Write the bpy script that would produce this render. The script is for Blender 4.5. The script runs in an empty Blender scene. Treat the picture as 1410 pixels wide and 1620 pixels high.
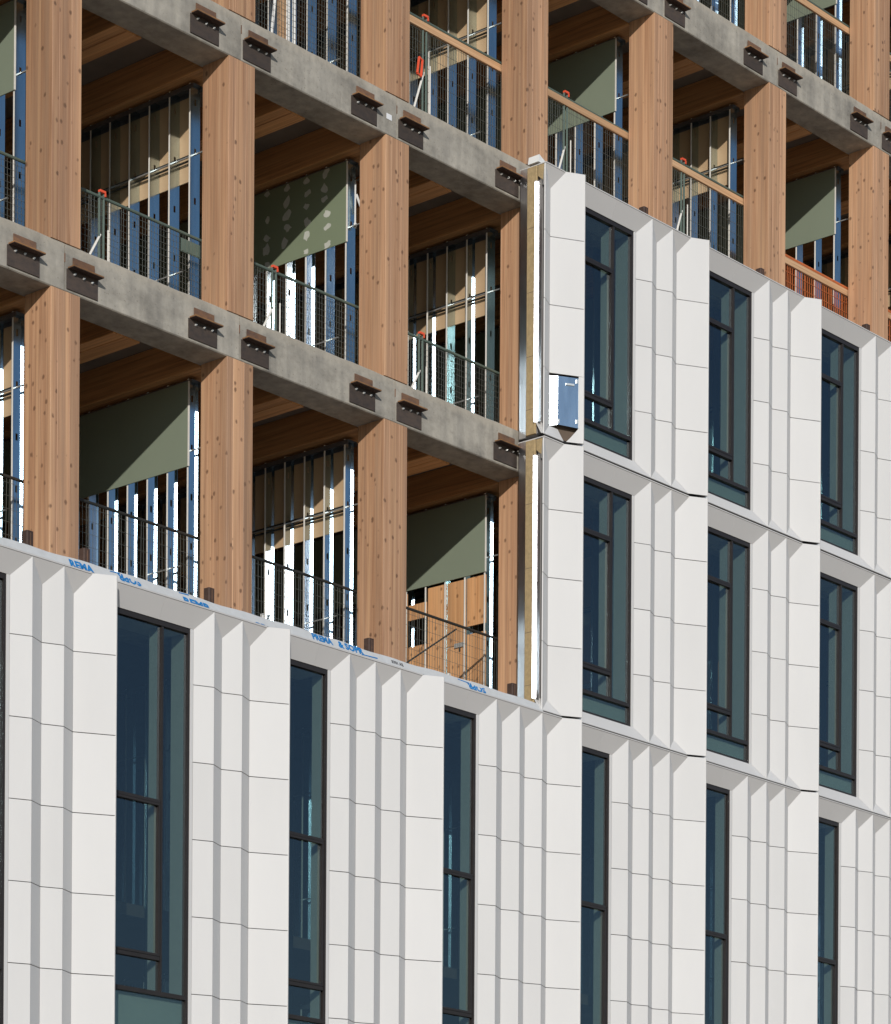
import bpy, bmesh, math, random
from mathutils import Vector, Matrix
random.seed(7)
scn = bpy.context.scene
COL = scn.collection

# ------------------------------------------------------------------ camera
F, TH, VH, X0, D0, ZC, W, ROLL = (4810.23553, 0.715143759, 2339.06994, -4.52664142,
                                   34.2615402, 13.4133701, 2.79777747, 0.00614024665)
cx = -X0*math.sin(TH) - D0*math.cos(TH)
cy = X0*math.cos(TH) - D0*math.sin(TH)
cam_d = bpy.data.cameras.new('camera')
cam = bpy.data.objects.new('camera', cam_d); COL.objects.link(cam)
cam_d.sensor_width = 36.0; cam_d.sensor_fit = 'AUTO'
cam_d.lens = 36.0*F/1620.0
cam_d.shift_x = 0.0
cam_d.shift_y = (VH-810.0)/1620.0
cam_d.clip_end = 5000.0
fw = Vector((math.cos(TH), math.sin(TH), 0)); rt = Vector((math.sin(TH), -math.cos(TH), 0)); up = Vector((0, 0, 1))
c_, s_ = math.cos(ROLL), math.sin(ROLL)
rt2 = rt*c_ + up*s_
up2 = up*c_ - rt*s_
M = Matrix((rt2, up2, -fw)).transposed().to_4x4()
M.translation = Vector((cx, cy, -ZC))
cam.matrix_world = M
scn.camera = cam

# ------------------------------------------------------------------ sky, sun, exposure
SUNV = Vector((-1.08, -1.0, 0.505)).normalized()           # towards the sun
elev = math.asin(SUNV.z)
world = bpy.data.worlds.new('World'); scn.world = world
world.use_nodes = True
wn = world.node_tree.nodes; wl = world.node_tree.links
wn.clear()
sky = wn.new('ShaderNodeTexSky'); sky.sky_type = 'NISHITA'; sky.sun_disc = False
sky.sun_elevation = elev
sky.sun_rotation = math.atan2(SUNV.x, SUNV.y)
sky.air_density = 1.0; sky.dust_density = 0.25; sky.ozone_density = 2.6; sky.altitude = 200.0
bg = wn.new('ShaderNodeBackground'); bg.inputs['Strength'].default_value = 0.092
wo = wn.new('ShaderNodeOutputWorld')
wl.new(sky.outputs['Color'], bg.inputs['Color']); wl.new(bg.outputs['Background'], wo.inputs['Surface'])
sd = bpy.data.lights.new('sun', 'SUN'); sd.energy = 3.1; sd.angle = math.radians(0.5); sd.color = (1.0, 0.955, 0.895)
sun = bpy.data.objects.new('sun', sd); COL.objects.link(sun)
sun.rotation_euler = SUNV.to_track_quat('Z', 'Y').to_euler()
sun.location = SUNV*60
scn.view_settings.view_transform = 'Standard'
scn.view_settings.look = 'None'
scn.view_settings.exposure = 0.0
scn.view_settings.gamma = 1.0
scn.view_settings.use_curve_mapping = False
scn.render.engine = 'CYCLES'
scn.cycles.use_denoising = True
scn.cycles.max_bounces = 8
scn.cycles.transparent_max_bounces = 12
scn.cycles.sample_clamp_indirect = 12.0

# ------------------------------------------------------------------ materials
def nt_new(name):
    m = bpy.data.materials.new(name); m.use_nodes = True
    n = m.node_tree.nodes; l = m.node_tree.links
    b = n['Principled BSDF']
    return m, n, l, b

def coords(n, l, scale, rand=True, rot=None):
    tc = n.new('ShaderNodeTexCoord'); mp = n.new('ShaderNodeMapping')
    mp.inputs['Scale'].default_value = scale
    if rand:
        oi = n.new('ShaderNodeObjectInfo')
        mu = n.new('ShaderNodeVectorMath'); mu.operation = 'SCALE'
        cmb = n.new('ShaderNodeCombineXYZ')
        l.new(oi.outputs['Random'], cmb.inputs[0]); l.new(oi.outputs['Random'], cmb.inputs[1]); l.new(oi.outputs['Random'], cmb.inputs[2])
        l.new(cmb.outputs[0], mu.inputs[0]); mu.inputs['Scale'].default_value = 37.0
        ad = n.new('ShaderNodeVectorMath'); ad.operation = 'ADD'
        l.new(tc.outputs['Object'], ad.inputs[0]); l.new(mu.outputs[0], ad.inputs[1])
        l.new(ad.outputs[0], mp.inputs['Vector'])
    else:
        l.new(tc.outputs['Object'], mp.inputs['Vector'])
    return mp.outputs['Vector']

def noise(n, l, vec, scale=1.0, detail=4, rough=.55):
    t = n.new('ShaderNodeTexNoise'); t.inputs['Scale'].default_value = scale
    t.inputs['Detail'].default_value = detail; t.inputs['Roughness'].default_value = rough
    l.new(vec, t.inputs['Vector']); return t.outputs['Fac']

def ramp(n, l, fac, stops):
    r = n.new('ShaderNodeValToRGB'); e = r.color_ramp.elements
    while len(e) < len(stops): e.new(0.5)
    for i, (p, c) in enumerate(stops):
        e[i].position = p; e[i].color = (*c, 1) if len(c) == 3 else c
    l.new(fac, r.inputs['Fac']); return r.outputs['Color']

def mixc(n, l, fac, a, b, mode='MIX'):
    m = n.new('ShaderNodeMix'); m.data_type = 'RGBA'; m.blend_type = mode
    for sock, v in ((m.inputs[0], fac), (m.inputs[6], a), (m.inputs[7], b)):
        if hasattr(v, 'is_linked') or isinstance(v, bpy.types.NodeSocket): l.new(v, sock)
        elif isinstance(v, (int, float)): sock.default_value = v
        else: sock.default_value = (*v, 1)
    return m.outputs[2]

def bump(n, l, b, h, strength, dist=.01):
    bp = n.new('ShaderNodeBump'); bp.inputs['Strength'].default_value = strength
    bp.inputs['Distance'].default_value = dist
    l.new(h, bp.inputs['Height']); l.new(bp.outputs['Normal'], b.inputs['Normal'])

def tone(n, l, col, lo, hi):
    """per-object brightness variation"""
    oi = n.new('ShaderNodeObjectInfo'); mr = n.new('ShaderNodeMapRange')
    mr.inputs['To Min'].default_value = lo; mr.inputs['To Max'].default_value = hi
    l.new(oi.outputs['Random'], mr.inputs['Value'])
    hs = n.new('ShaderNodeHueSaturation'); l.new(col, hs.inputs['Color']); l.new(mr.outputs[0], hs.inputs['Value'])
    return hs.outputs['Color']

def wood(name, light, mid, dark, axis, knots=True, rough=.6, lo=.9, hi=1.08):
    m, n, l, b = nt_new(name)
    st = [26.0, 26.0, 26.0]; st[axis] = 0.55
    v = coords(n, l, st)
    g = noise(n, l, v, 1.0, 5, .6)
    st2 = [5.0, 5.0, 5.0]; st2[axis] = .22
    g2 = noise(n, l, coords(n, l, st2), 1.0, 3, .5)
    st3 = [90.0, 90.0, 90.0]; st3[axis] = 1.2
    g3 = noise(n, l, coords(n, l, st3), 1.0, 2, .5)
    c = ramp(n, l, g, [(.3, dark), (.5, mid), (.72, light)])
    c2 = ramp(n, l, g2, [(.3, (.84, .82, .80)), (.7, (1.12, 1.11, 1.10))])
    c = mixc(n, l, 1.0, c, c2, 'MULTIPLY')
    c3 = ramp(n, l, g3, [(.33, (.80, .79, .77)), (.45, (.97, .97, .97)), (.68, (1.08, 1.08, 1.08))])
    c = mixc(n, l, 1.0, c, c3, 'MULTIPLY')
    if axis == 2:
        w1 = noise(n, l, coords(n, l, (10, 10, .10)), 1.0, 2, .5)
        wf = ramp(n, l, w1, [(.46, (0, 0, 0)), (.66, (.55, .55, .55))])
        c = mixc(n, l, wf, c, (mid[0]*.72, mid[1]*.78, mid[2]*.86))
        w2 = noise(n, l, coords(n, l, (17, 17, .16)), 1.0, 2, .5)
        wf2 = ramp(n, l, w2, [(.52, (0, 0, 0)), (.70, (.6, .6, .6))])
        c = mixc(n, l, wf2, c, (min(1, light[0]*1.12), light[1]*1.10, light[2]*1.02))
    if knots:
        st4 = [8.0, 8.0, 8.0]; st4[axis] = 6.0
        vo = n.new('ShaderNodeTexVoronoi'); vo.feature = 'F1'; vo.inputs['Scale'].default_value = 1.0
        l.new(coords(n, l, st4), vo.inputs['Vector'])
        wob = noise(n, l, coords(n, l, (30, 30, 30)), 1.0, 2, .5)
        ad = n.new('ShaderNodeMath'); ad.operation = 'MULTIPLY_ADD'; l.new(wob, ad.inputs[0]); ad.inputs[1].default_value = .16
        l.new(vo.outputs['Distance'], ad.inputs[2])
        k = ramp(n, l, ad.outputs[0], [(.16, (1, 1, 1)), (.215, (.75, .75, .75)), (.285, (0, 0, 0))])
        se = n.new('ShaderNodeSeparateColor'); l.new(vo.outputs['Color'], se.inputs[0])
        gt = n.new('ShaderNodeMath'); gt.operation = 'GREATER_THAN'; gt.inputs[1].default_value = .18; l.new(se.outputs[0], gt.inputs[0])
        mu = n.new('ShaderNodeMath'); mu.operation = 'MULTIPLY'
        sk = n.new('ShaderNodeSeparateColor'); l.new(k, sk.inputs[0]); l.new(sk.outputs[0], mu.inputs[0]); l.new(gt.outputs[0], mu.inputs[1])
        m2 = n.new('ShaderNodeMath'); m2.operation = 'MULTIPLY'; m2.inputs[1].default_value = .85; l.new(mu.outputs[0], m2.inputs[0])
        c = mixc(n, l, m2.outputs[0], c, tuple(x*.42 for x in dark))
    c = tone(n, l, c, lo, hi)
    l.new(c, b.inputs['Base Color']); b.inputs['Roughness'].default_value = rough
    bump(n, l, b, g, .12, .004)
    return m

def concrete(name, base, streak=.0, lo=.95, hi=1.05):
    m, n, l, b = nt_new(name)
    a = noise(n, l, coords(n, l, (1.6, 1.6, 2.6)), 1.0, 6, .62)
    d = noise(n, l, coords(n, l, (14, 14, 14)), 1.0, 4, .6)
    s = noise(n, l, coords(n, l, (7, 7, .5)), 1.0, 3, .5)
    p = noise(n, l, coords(n, l, (38, 38, 38)), 1.0, 2, .5)
    c = ramp(n, l, a, [(.28, tuple(x*.62 for x in base)), (.5, base), (.75, tuple(x*1.24 for x in base))])
    c = mixc(n, l, .55, c, ramp(n, l, d, [(.3, (.78, .78, .78)), (.65, (1.1, 1.1, 1.1))]), 'MULTIPLY')
    c = mixc(n, l, streak, c, ramp(n, l, s, [(.3, (.7, .71, .72)), (.68, (1.12, 1.12, 1.1))]), 'MULTIPLY')
    c = mixc(n, l, .8, c, ramp(n, l, p, [(.26, (.55, .53, .5)), (.34, (1, 1, 1))]), 'MULTIPLY')
    # bleached, rougher band of laitance near the top edge of the pour
    tc = n.new('ShaderNodeTexCoord'); sp = n.new('ShaderNodeSeparateXYZ'); l.new(tc.outputs['Object'], sp.inputs[0])
    ad = n.new('ShaderNodeMath'); ad.operation = 'MULTIPLY_ADD'; l.new(d, ad.inputs[0]); ad.inputs[1].default_value = .12; l.new(sp.outputs[2], ad.inputs[2])
    tb = ramp(n, l, ad.outputs[0], [(.48, (0, 0, 0)), (.58, (1, 1, 1))])
    c = mixc(n, l, tb, c, mixc(n, l, .5, c, (base[0]*1.25, base[1]*1.2, base[2]*1.12)))
    c = tone(n, l, c, lo, hi)
    l.new(c, b.inputs['Base Color']); b.inputs['Roughness'].default_value = .85
    bump(n, l, b, d, .35, .01)
    return m

def plain(name, base, rough=.6, metal=0.0, var=.06, nscale=3.0, bumpy=0.0, lo=1.0, hi=1.0, stretch=(1, 1, 1)):
    m, n, l, b = nt_new(name)
    a = noise(n, l, coords(n, l, tuple(nscale*s for s in stretch)), 1.0, 5, .6)
    c = ramp(n, l, a, [(.3, tuple(x*(1-var) for x in base)), (.7, tuple(min(1, x*(1+var)) for x in base))])
    if lo != hi: c = tone(n, l, c, lo, hi)
    l.new(c, b.inputs['Base Color']); b.inputs['Roughness'].default_value = rough; b.inputs['Metallic'].default_value = metal
    if bumpy: bump(n, l, b, a, bumpy, .01)
    return m

def rust(name, base, orange, amt):
    m, n, l, b = nt_new(name)
    a = noise(n, l, coords(n, l, (9, 9, 16)), 1.0, 5, .65)
    c = ramp(n, l, a, [(.3, base), (.5, tuple((x+y)/2 for x, y in zip(base, orange))), (.5+amt, orange)])
    c = tone(n, l, c, .8, 1.2)
    l.new(c, b.inputs['Base Color']); b.inputs['Roughness'].default_value = .75
    bump(n, l, b, a, .2, .004)
    return m

def galv(name, base, rough, bmp):
    """zinc sheet: uneven oil-canned metal"""
    m, n, l, b = nt_new(name)
    a = noise(n, l, coords(n, l, (4, 4, 1.4)), 1.0, 0, .4)
    s = noise(n, l, coords(n, l, (14, 14, 2.0)), 1.0, 2, .5)
    c = ramp(n, l, s, [(.3, tuple(x*.86 for x in base)), (.7, base)])
    l.new(c, b.inputs['Base Color']); b.inputs['Metallic'].default_value = 1.0
    r = n.new('ShaderNodeMapRange'); r.inputs['To Min'].default_value = rough*.92; r.inputs['To Max'].default_value = rough*1.1
    l.new(s, r.inputs['Value']); l.new(r.outputs[0], b.inputs['Roughness'])
    bump(n, l, b, a, bmp, .02)
    return m

def glass_mat():
    m = bpy.data.materials.new('tinted_glass'); m.use_nodes = True
    n = m.node_tree.nodes; l = m.node_tree.links; n.clear()
    o = n.new('ShaderNodeOutputMaterial'); mx = n.new('ShaderNodeMixShader')
    t = n.new('ShaderNodeBsdfTransparent'); t.inputs['Color'].default_value = (.625, .70, .69, 1)
    g = n.new('ShaderNodeBsdfGlossy'); g.inputs['Roughness'].default_value = .012; g.inputs['Color'].default_value = (.85, .92, 1.0, 1)
    tc = n.new('ShaderNodeTexCoord'); mp = n.new('ShaderNodeMapping'); mp.inputs['Scale'].default_value = (.5, .5, .35)
    l.new(tc.outputs['Object'], mp.inputs[0])
    no = n.new('ShaderNodeTexNoise'); no.inputs['Scale'].default_value = 1.0; no.inputs['Detail'].default_value = 1; l.new(mp.outputs[0], no.inputs['Vector'])
    bp = n.new('ShaderNodeBump'); bp.inputs['Strength'].default_value = .05; bp.inputs['Distance'].default_value = .02
    l.new(no.outputs['Fac'], bp.inputs['Height']); l.new(bp.outputs[0], g.inputs['Normal'])
    fr = n.new('ShaderNodeLayerWeight'); fr.inputs['Blend'].default_value = .5
    pw = n.new('ShaderNodeMath'); pw.operation = 'POWER'; pw.inputs[1].default_value = 5.0; l.new(fr.outputs['Facing'], pw.inputs[0])
    ma = n.new('ShaderNodeMath'); ma.operation = 'MULTIPLY_ADD'; ma.inputs[1].default_value = .9; ma.inputs[2].default_value = .10; ma.use_clamp = True
    l.new(pw.outputs[0], ma.inputs[0]); l.new(ma.outputs[0], mx.inputs[0])
    l.new(t.outputs[0], mx.inputs[1]); l.new(g.outputs[0], mx.inputs[2]); l.new(mx.outputs[0], o.inputs['Surface'])
    return m

MT = {}
MT['column'] = wood('fir_glulam', (.585, .36, .215), (.495, .28, .16), (.38, .20, .108), 2, lo=.80, hi=1.14)
MT['beamwood'] = wood('beam_glulam', (.74, .40, .165), (.64, .32, .125), (.45, .21, .08), 1, knots=False, lo=.9, hi=1.1)
MT['plywood'] = wood('knotty_plywood', (.74, .42, .205), (.66, .35, .16), (.52, .25, .10), 2, lo=.85, hi=1.1)
MT['lumber'] = wood('lumber', (.66, .44, .26), (.58, .36, .20), (.45, .26, .13), 0, knots=False)
MT['concrete'] = concrete('cast_concrete', (.375, .345, .295), .75)
MT['slab'] = concrete('slab_concrete', (.47, .435, .39), 0)
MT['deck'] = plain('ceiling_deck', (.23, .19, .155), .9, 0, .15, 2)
MT['rust'] = rust('rusted_steel', (.10, .062, .048), (.23, .115, .055), .25)
MT['lip'] = rust('orange_rust_edge', (.17, .085, .035), (.33, .165, .06), .2)
MT['plate'] = rust('primed_steel', (.045, .036, .032), (.085, .06, .046), .3)
MT['stubsteel'] = rust('dark_stub_steel_shelf_shade', (.040, .022, .016), (.075, .042, .03), .3)
MT['bolt'] = plain('bolt_zinc', (.75, .75, .72), .35, .6)
MT['white'] = plain('white_panel', (.668, .658, .643), .5, 0, .03, .9, 0, .97, 1.02, (1, 1, .35))
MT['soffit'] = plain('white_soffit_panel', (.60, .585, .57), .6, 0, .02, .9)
MT['backing'] = plain('black_membrane', (.03, .03, .032), .8)
MT['joint'] = plain('grey_backing_sheet', (.30, .285, .28), .8)
MT['frame'] = plain('bronze_aluminium', (.032, .026, .024), .38, .2, .1, 6)
MT['stud'] = galv('galvanised_steel', (.60, .73, .78), .20, .02)
MT['studopen'] = galv('bright_galvanised_steel', (.60, .72, .80), .15, .03)
MT['track'] = plain('track_steel', (.16, .16, .165), .5, .6, .1, 6)
MT['flange'] = plain('zinc_flange', (.80, .77, .71), .5, .0, .05, 8)
MT['green'] = plain('green_gypsum_board', (.205, .24, .175), .75, 0, .03, 1.2)
MT['green2'] = plain('dusty_green_gypsum_board', (.195, .235, .15), .75, 0, .03, 1.2)
MT['paper'] = plain('brown_board_paper', (.50, .345, .20), .8, 0, .05, 2.0)
MT['mud'] = plain('joint_compound', (.50, .51, .45), .85, 0, .08, 10)
MT['channel'] = plain('dull_channel_steel', (.42, .41, .39), .45, .5, .1, 6)
MT['edge'] = plain('white_board_edge', (.75, .72, .66), .8)
MT['mesh'] = plain('green_rail_paint', (.11, .15, .125), .5, .1, .1, 9)
MT['darkmesh'] = plain('dark_rail_paint', (.028, .030, .028), .5, .1, .1, 9)
MT['orangemesh'] = plain('orange_rail_paint', (.56, .15, .045), .55, 0, .15, 9)
MT['wire'] = plain('mesh_wire', (.13, .135, .12), .5, .2)
MT['orange'] = plain('orange_plastic', (.80, .10, .04), .45)
MT['yellow'] = plain('yellow_plastic', (.75, .50, .06), .45)
MT['whiteplastic'] = plain('white_plastic', (.80, .80, .78), .45)
MT['wool'] = plain('mineral_wool', (.40, .295, .155), .95, 0, .16, 18, .5)
MT['flashing'] = galv('bright_flashing', (.80, .80, .82), .30, .04)
MT['bluemetal'] = galv('blue_reflecting_sheet', (.68, .74, .78), .22, .01)
MT['membrane'] = plain('roof_membrane', (.60, .61, .61), .6, 0, .05, 9, .15)
MT['ink'] = plain('blue_print', (.01, .20, .52), .6)
MT['black_ink'] = plain('grey_print', (.12, .12, .13), .6)
MT['reveal'] = plain('grey_window_reveal', (.62, .59, .53), .7, 0, .04, 3)
MT['spandrel'] = plain('green_spandrel', (.66, .66, .57), .5, 0, .03, 3)
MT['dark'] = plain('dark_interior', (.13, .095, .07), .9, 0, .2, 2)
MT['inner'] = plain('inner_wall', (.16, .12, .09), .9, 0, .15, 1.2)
MT['ground'] = plain('ground_gravel', (.33, .26, .195), .95, 0, .2, .4)
MT['tag'] = plain('paper_tag', (.78, .79, .80), .7)
MT['glass'] = glass_mat()

# ------------------------------------------------------------------ mesh helpers
class MB:
    def __init__(s): s.v = []; s.f = []; s.mi = []
    def poly(s, pts, mi=0):
        i = len(s.v); s.v += [tuple(p) for p in pts]; s.f.append(tuple(range(i, i+len(pts)))); s.mi.append(mi)
    def box(s, x0, x1, y0, y1, z0, z1, mi=0):
        i = len(s.v)
        s.v += [(x0, y0, z0), (x1, y0, z0), (x1, y1, z0), (x0, y1, z0), (x0, y0, z1), (x1, y0, z1), (x1, y1, z1), (x0, y1, z1)]
        for q in ((0, 3, 2, 1), (4, 5, 6, 7), (0, 1, 5, 4), (1, 2, 6, 5), (2, 3, 7, 6), (3, 0, 4, 7)):
            s.f.append(tuple(i+k for k in q)); s.mi.append(mi)
    def prism(s, ring, axis, a, b, mi=0):
        """extrude a 2-D ring along axis (0,1,2)"""
        def P(q, t):
            if axis == 2: return (q[0], q[1], t)
            if axis == 1: return (q[0], t, q[1])
            return (t, q[0], q[1])
        i = len(s.v); n = len(ring)
        s.v += [P(q, a) for q in ring] + [P(q, b) for q in ring]
        s.f.append(tuple(i+k for k in range(n))[::-1]); s.mi.append(mi)
        s.f.append(tuple(i+n+k for k in range(n))); s.mi.append(mi)
        for k in range(n):
            s.f.append((i+k, i+(k+1) % n, i+n+(k+1) % n, i+n+k)); s.mi.append(mi)
    def cbox(s, x0, x1, y0, y1, z0, z1, c, axis=2, mi=0):
        lim = ((x0, x1), (y0, y1), (z0, z1)); o = [k for k in range(3) if k != axis]
        (a0, a1), (b0, b1) = lim[o[0]], lim[o[1]]
        ring = [(a0+c, b0), (a1-c, b0), (a1, b0+c), (a1, b1-c), (a1-c, b1), (a0+c, b1), (a0, b1-c), (a0, b0+c)]
        s.prism(ring, axis, lim[axis][0], lim[axis][1], mi)
    def tube(s, p, q, r, n=8, mi=0):
        p = Vector(p); q = Vector(q); d = (q-p).normalized()
        a = d.orthogonal().normalized(); b = d.cross(a)
        i = len(s.v)
        for e in (p, q):
            for k in range(n):
                t = 2*math.pi*k/n; s.v.append(tuple(e + a*r*math.cos(t) + b*r*math.sin(t)))
        for k in range(n):
            s.f.append((i+k, i+(k+1) % n, i+n+(k+1) % n, i+n+k)); s.mi.append(mi)
        s.f.append(tuple(i+k for k in range(n))[::-1]); s.mi.append(mi)
        s.f.append(tuple(i+n+k for k in range(n))); s.mi.append(mi)
    def sheet(s, pts, nrm, th, mi=0):
        """polygon given a thickness behind itself"""
        nrm = Vector(nrm).normalized(); i = len(s.v); n = len(pts)
        s.v += [tuple(p) for p in pts] + [tuple(Vector(p)-nrm*th) for p in pts]
        s.f.append(tuple(i+k for k in range(n))); s.mi.append(mi)
        s.f.append(tuple(i+n+k for k in range(n))[::-1]); s.mi.append(mi)
        for k in range(n):
            s.f.append((i+k, i+n+k, i+n+(k+1) % n, i+(k+1) % n)); s.mi.append(mi)
    def mesh(s, name, mats):
        me = bpy.data.meshes.new(name); me.from_pydata(s.v, [], s.f)
        for m in (mats if isinstance(mats, (list, tuple)) else [mats]): me.materials.append(m)
        if any(s.mi): me.polygons.foreach_set('material_index', s.mi)
        bm = bmesh.new(); bm.from_mesh(me); bmesh.ops.recalc_face_normals(bm, faces=bm.faces); bm.to_mesh(me); bm.free()
        return me

def put(name, me, parent=None, loc=(0, 0, 0)):
    o = bpy.data.objects.new(name, me); COL.objects.link(o); o.location = loc
    if parent: o.parent = parent
    return o
def build(name, mb, mats, parent=None, loc=(0, 0, 0)): return put(name, mb.mesh(name, mats), parent, loc)
def thing(name, label, cat, loc=(0, 0, 0), group=None):
    o = bpy.data.objects.new(name, None); COL.objects.link(o); o.location = loc; o.empty_display_size = .1
    tag(o, label, cat, group); return o
def tag(o, label, cat, group=None):
    o['label'] = label; o['category'] = cat
    if group: o['group'] = group
def structure(o): o['kind'] = 'structure'; return o
def stuff(o): o['kind'] = 'stuff'; return o
CACHE = {}
def cached(key, fn):
    if key not in CACHE: CACHE[key] = fn()
    return CACHE[key]

ORD = ['first', 'second', 'third', 'fourth', 'fifth', 'sixth', 'seventh', 'eighth', 'ninth', 'tenth']
FLOORH = 3.6
FL = {1: -3.05, 2: .55, 3: 4.15, 4: 7.75, 0: -6.65, -1: -10.25}     # floor level of each storey
FLN = {1: 'lowest open storey', 2: 'middle open storey', 3: 'upper open storey', 4: 'topmost storey', 0: 'hidden storey below', -1: 'bottom hidden storey', 5: 'storey above the photo'}
FIRST = {4: 5, 3: 1}                    # first column that the photo shows on each storey
def onth(fl, k):
    i = k-FIRST.get(fl, 0)
    return ORD[i] if 0 <= i < 10 else 'unseen left'
KMIN, KMAX = -1, 8

# ------------------------------------------------------------------ ground, floors, ceilings, back wall
g = MB(); g.poly([(-900, -900, -15), (900, -900, -15), (900, 900, -15), (-900, 900, -15)])
structure(build('ground', g, MT['ground']))
XA, XB = KMIN*W-1.2, KMAX*W+1.5
for fl in (-1, 0, 1, 2, 3, 4, 5):
    top = FL.get(fl, 11.35)
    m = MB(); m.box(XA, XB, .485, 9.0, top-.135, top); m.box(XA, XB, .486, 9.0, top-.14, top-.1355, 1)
    structure(build('floor_slab', m, [MT['slab'] if fl > 0 else MT['inner'], MT['deck']]))  # slabs of hidden storeys coloured dark to subdue their sunlit front edge
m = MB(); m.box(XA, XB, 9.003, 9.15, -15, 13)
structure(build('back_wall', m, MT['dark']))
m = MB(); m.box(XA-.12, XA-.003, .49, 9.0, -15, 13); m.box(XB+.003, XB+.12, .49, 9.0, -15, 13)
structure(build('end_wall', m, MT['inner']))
m = MB(); m.box(XA, XB, -.3, .45, -14.99, -10.6)
structure(build('base_wall', m, MT['concrete']))

# ------------------------------------------------------------------ concrete spandrel beams
def beam_mesh(w):
    m = MB(); random.seed(int(w*1000))
    # front face with a slightly uneven top arris
    n = 14; c = .012
    xs = [w*i/n for i in range(n+1)]
    tops = [.55 + random.uniform(-.006, .004) for _ in xs]
    for i in range(n):
        a, b, ta, tb = xs[i], xs[i+1], tops[i], tops[i+1]
        m.poly([(a, 0, c), (b, 0, c), (b, 0, tb-.02), (a, 0, ta-.02)])
        m.poly([(a, 0, ta-.02), (b, 0, tb-.02), (b, .02, tb), (a, .02, ta)])
        m.poly([(a, .02, ta), (b, .02, tb), (b, .47, .55), (a, .47, .55)])
        m.poly([(a, .012, 0), (b, .012, 0), (b, 0, c), (a, 0, c)])
        m.poly([(a, .47, 0), (b, .47, 0), (b, .012, 0), (a, .012, 0)])
        m.poly([(a, .47, .55), (b, .47, .55), (b, .47, 0), (a, .47, 0)])
    m.poly([(0, 0, c), (0, 0, tops[0]-.02), (0, .02, tops[0]), (0, .47, .55), (0, .47, 0), (0, .012, 0)])
    m.poly([(w, 0, c), (w, .012, 0), (w, .47, 0), (w, .47, .55), (w, .02, tops[-1]), (w, 0, tops[-1]-.02)])
    return m.mesh('concrete_beam', MT['concrete'])
BNAME = {0: 'lower bare concrete beam', 1: 'middle bare concrete beam', 2: 'upper bare concrete beam', 3: 'top concrete beam',
         -1: 'concrete beam behind the white panels', -2: 'hidden lower concrete beam'}
for lev in range(-1, 4):
    for k in range(KMIN, KMAX):
        me = cached(('beam', 0), lambda: beam_mesh(W-.012))
        o = put('concrete_beam', me, None, (k*W+.206, 0, lev*FLOORH))
        tag(o, ('grey concrete beam length over the %s, from its %s to its %s timber column' % (FLN[lev+1], onth(lev+1, k), onth(lev+1, k+1))) if k-FIRST.get(lev+1, 0) >= 0 else 'grey concrete beam length over the %s, left of its first timber column' % FLN[lev+1], 'beam', 'concrete spandrel beams')
        if lev >= 0 and k >= 0:
            st = MB(); st.box(-.012, .004, -.002, .02, .33, .43); build('rust_stain', st, MT['rust'], o)

# ------------------------------------------------------------------ timber columns made of vertical laminations
def lam(i, h):
    m = MB()
    cuts = [0, .105, .29, .44]
    m.cbox(cuts[i]+.0008, cuts[i+1]-.0008, 0, .45, 0, h, .003)
    return m.mesh('lamination', MT['column'])
for fl in (-1, 0, 1, 2, 3, 4):
    for k in range(KMIN, KMAX+1):
        z0 = FL[fl]; h = FLOORH-.55
        t = thing('timber_column', 'reddish brown timber column on the %s, %s from the left' % (FLN[fl], onth(fl, k)), 'column', (k*W, 0, z0), 'timber columns along the facade')
        for i in range(3):
            put('lamination', cached(('lam', i), lambda: lam(i, h)), t)

# ------------------------------------------------------------------ brackets on the beams
def bracket(x, z, label):
    t = thing('steel_bracket', label, 'bracket', (x, 0, z), 'steel brackets bolted to the concrete beams')
    def lower():
        m = MB(); m.box(-.235, .235, -.014, -.001, .035, .262); return m.mesh('base_plate', MT['plate'])
    def angle():
        m = MB(); m.box(-.155, .175, -.024, -.0142, .2812, .405); m.box(-.225, .235, -.12, -.0142, .268, .281, 1); m.box(-.224, .234, -.119, -.0142, .2615, .2678, 2)  # dark lowest layer paints in the shade under the shelf
        return m.mesh('shelf_angle', [MT['rust'], MT['lip'], MT['stubsteel']])
    def bolt():
        m = MB(); m.tube((0, -.014, 0), (0, -.028, 0), .014, 6); m.tube((0, -.028, 0), (0, -.044, 0), .0075, 6)
        return m.mesh('bolt', MT['bolt'])
    put('base_plate', cached('lower', lower), t); put('shelf_angle', cached('angle', angle), t)
    for bx in (-.13, .01, .14):
        o = put('bolt', cached('bolt', bolt), t, (bx, 0, .215+random.uniform(-.012, .012)))
for lev in range(0, 3):
    for k in range(0, KMAX):
        if lev < 2 and k > 3 or lev == 2 and k < 3: continue
        if lev == 0 and k == 3: sides = (0,)
        elif lev == 1 and k == 3: sides = (0,)
        else: sides = (0, 1)
        for s in sides:
            bracket(k*W+(-.42 if s == 0 else .462), lev*FLOORH,
                    'rusty bracket on the concrete beam over the %s, %s of its %s column' % (FLN[lev+1], 'left' if s == 0 else 'right', onth(lev+1, k)))
tg = MB(); tg.box(5.6, 5.70, -.004, -.001, 3.80, 3.87)
o = build('paper_tag', tg, MT['tag']); tag(o, 'small white tag on the middle concrete beam beside a rusty bracket', 'tag')

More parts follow.
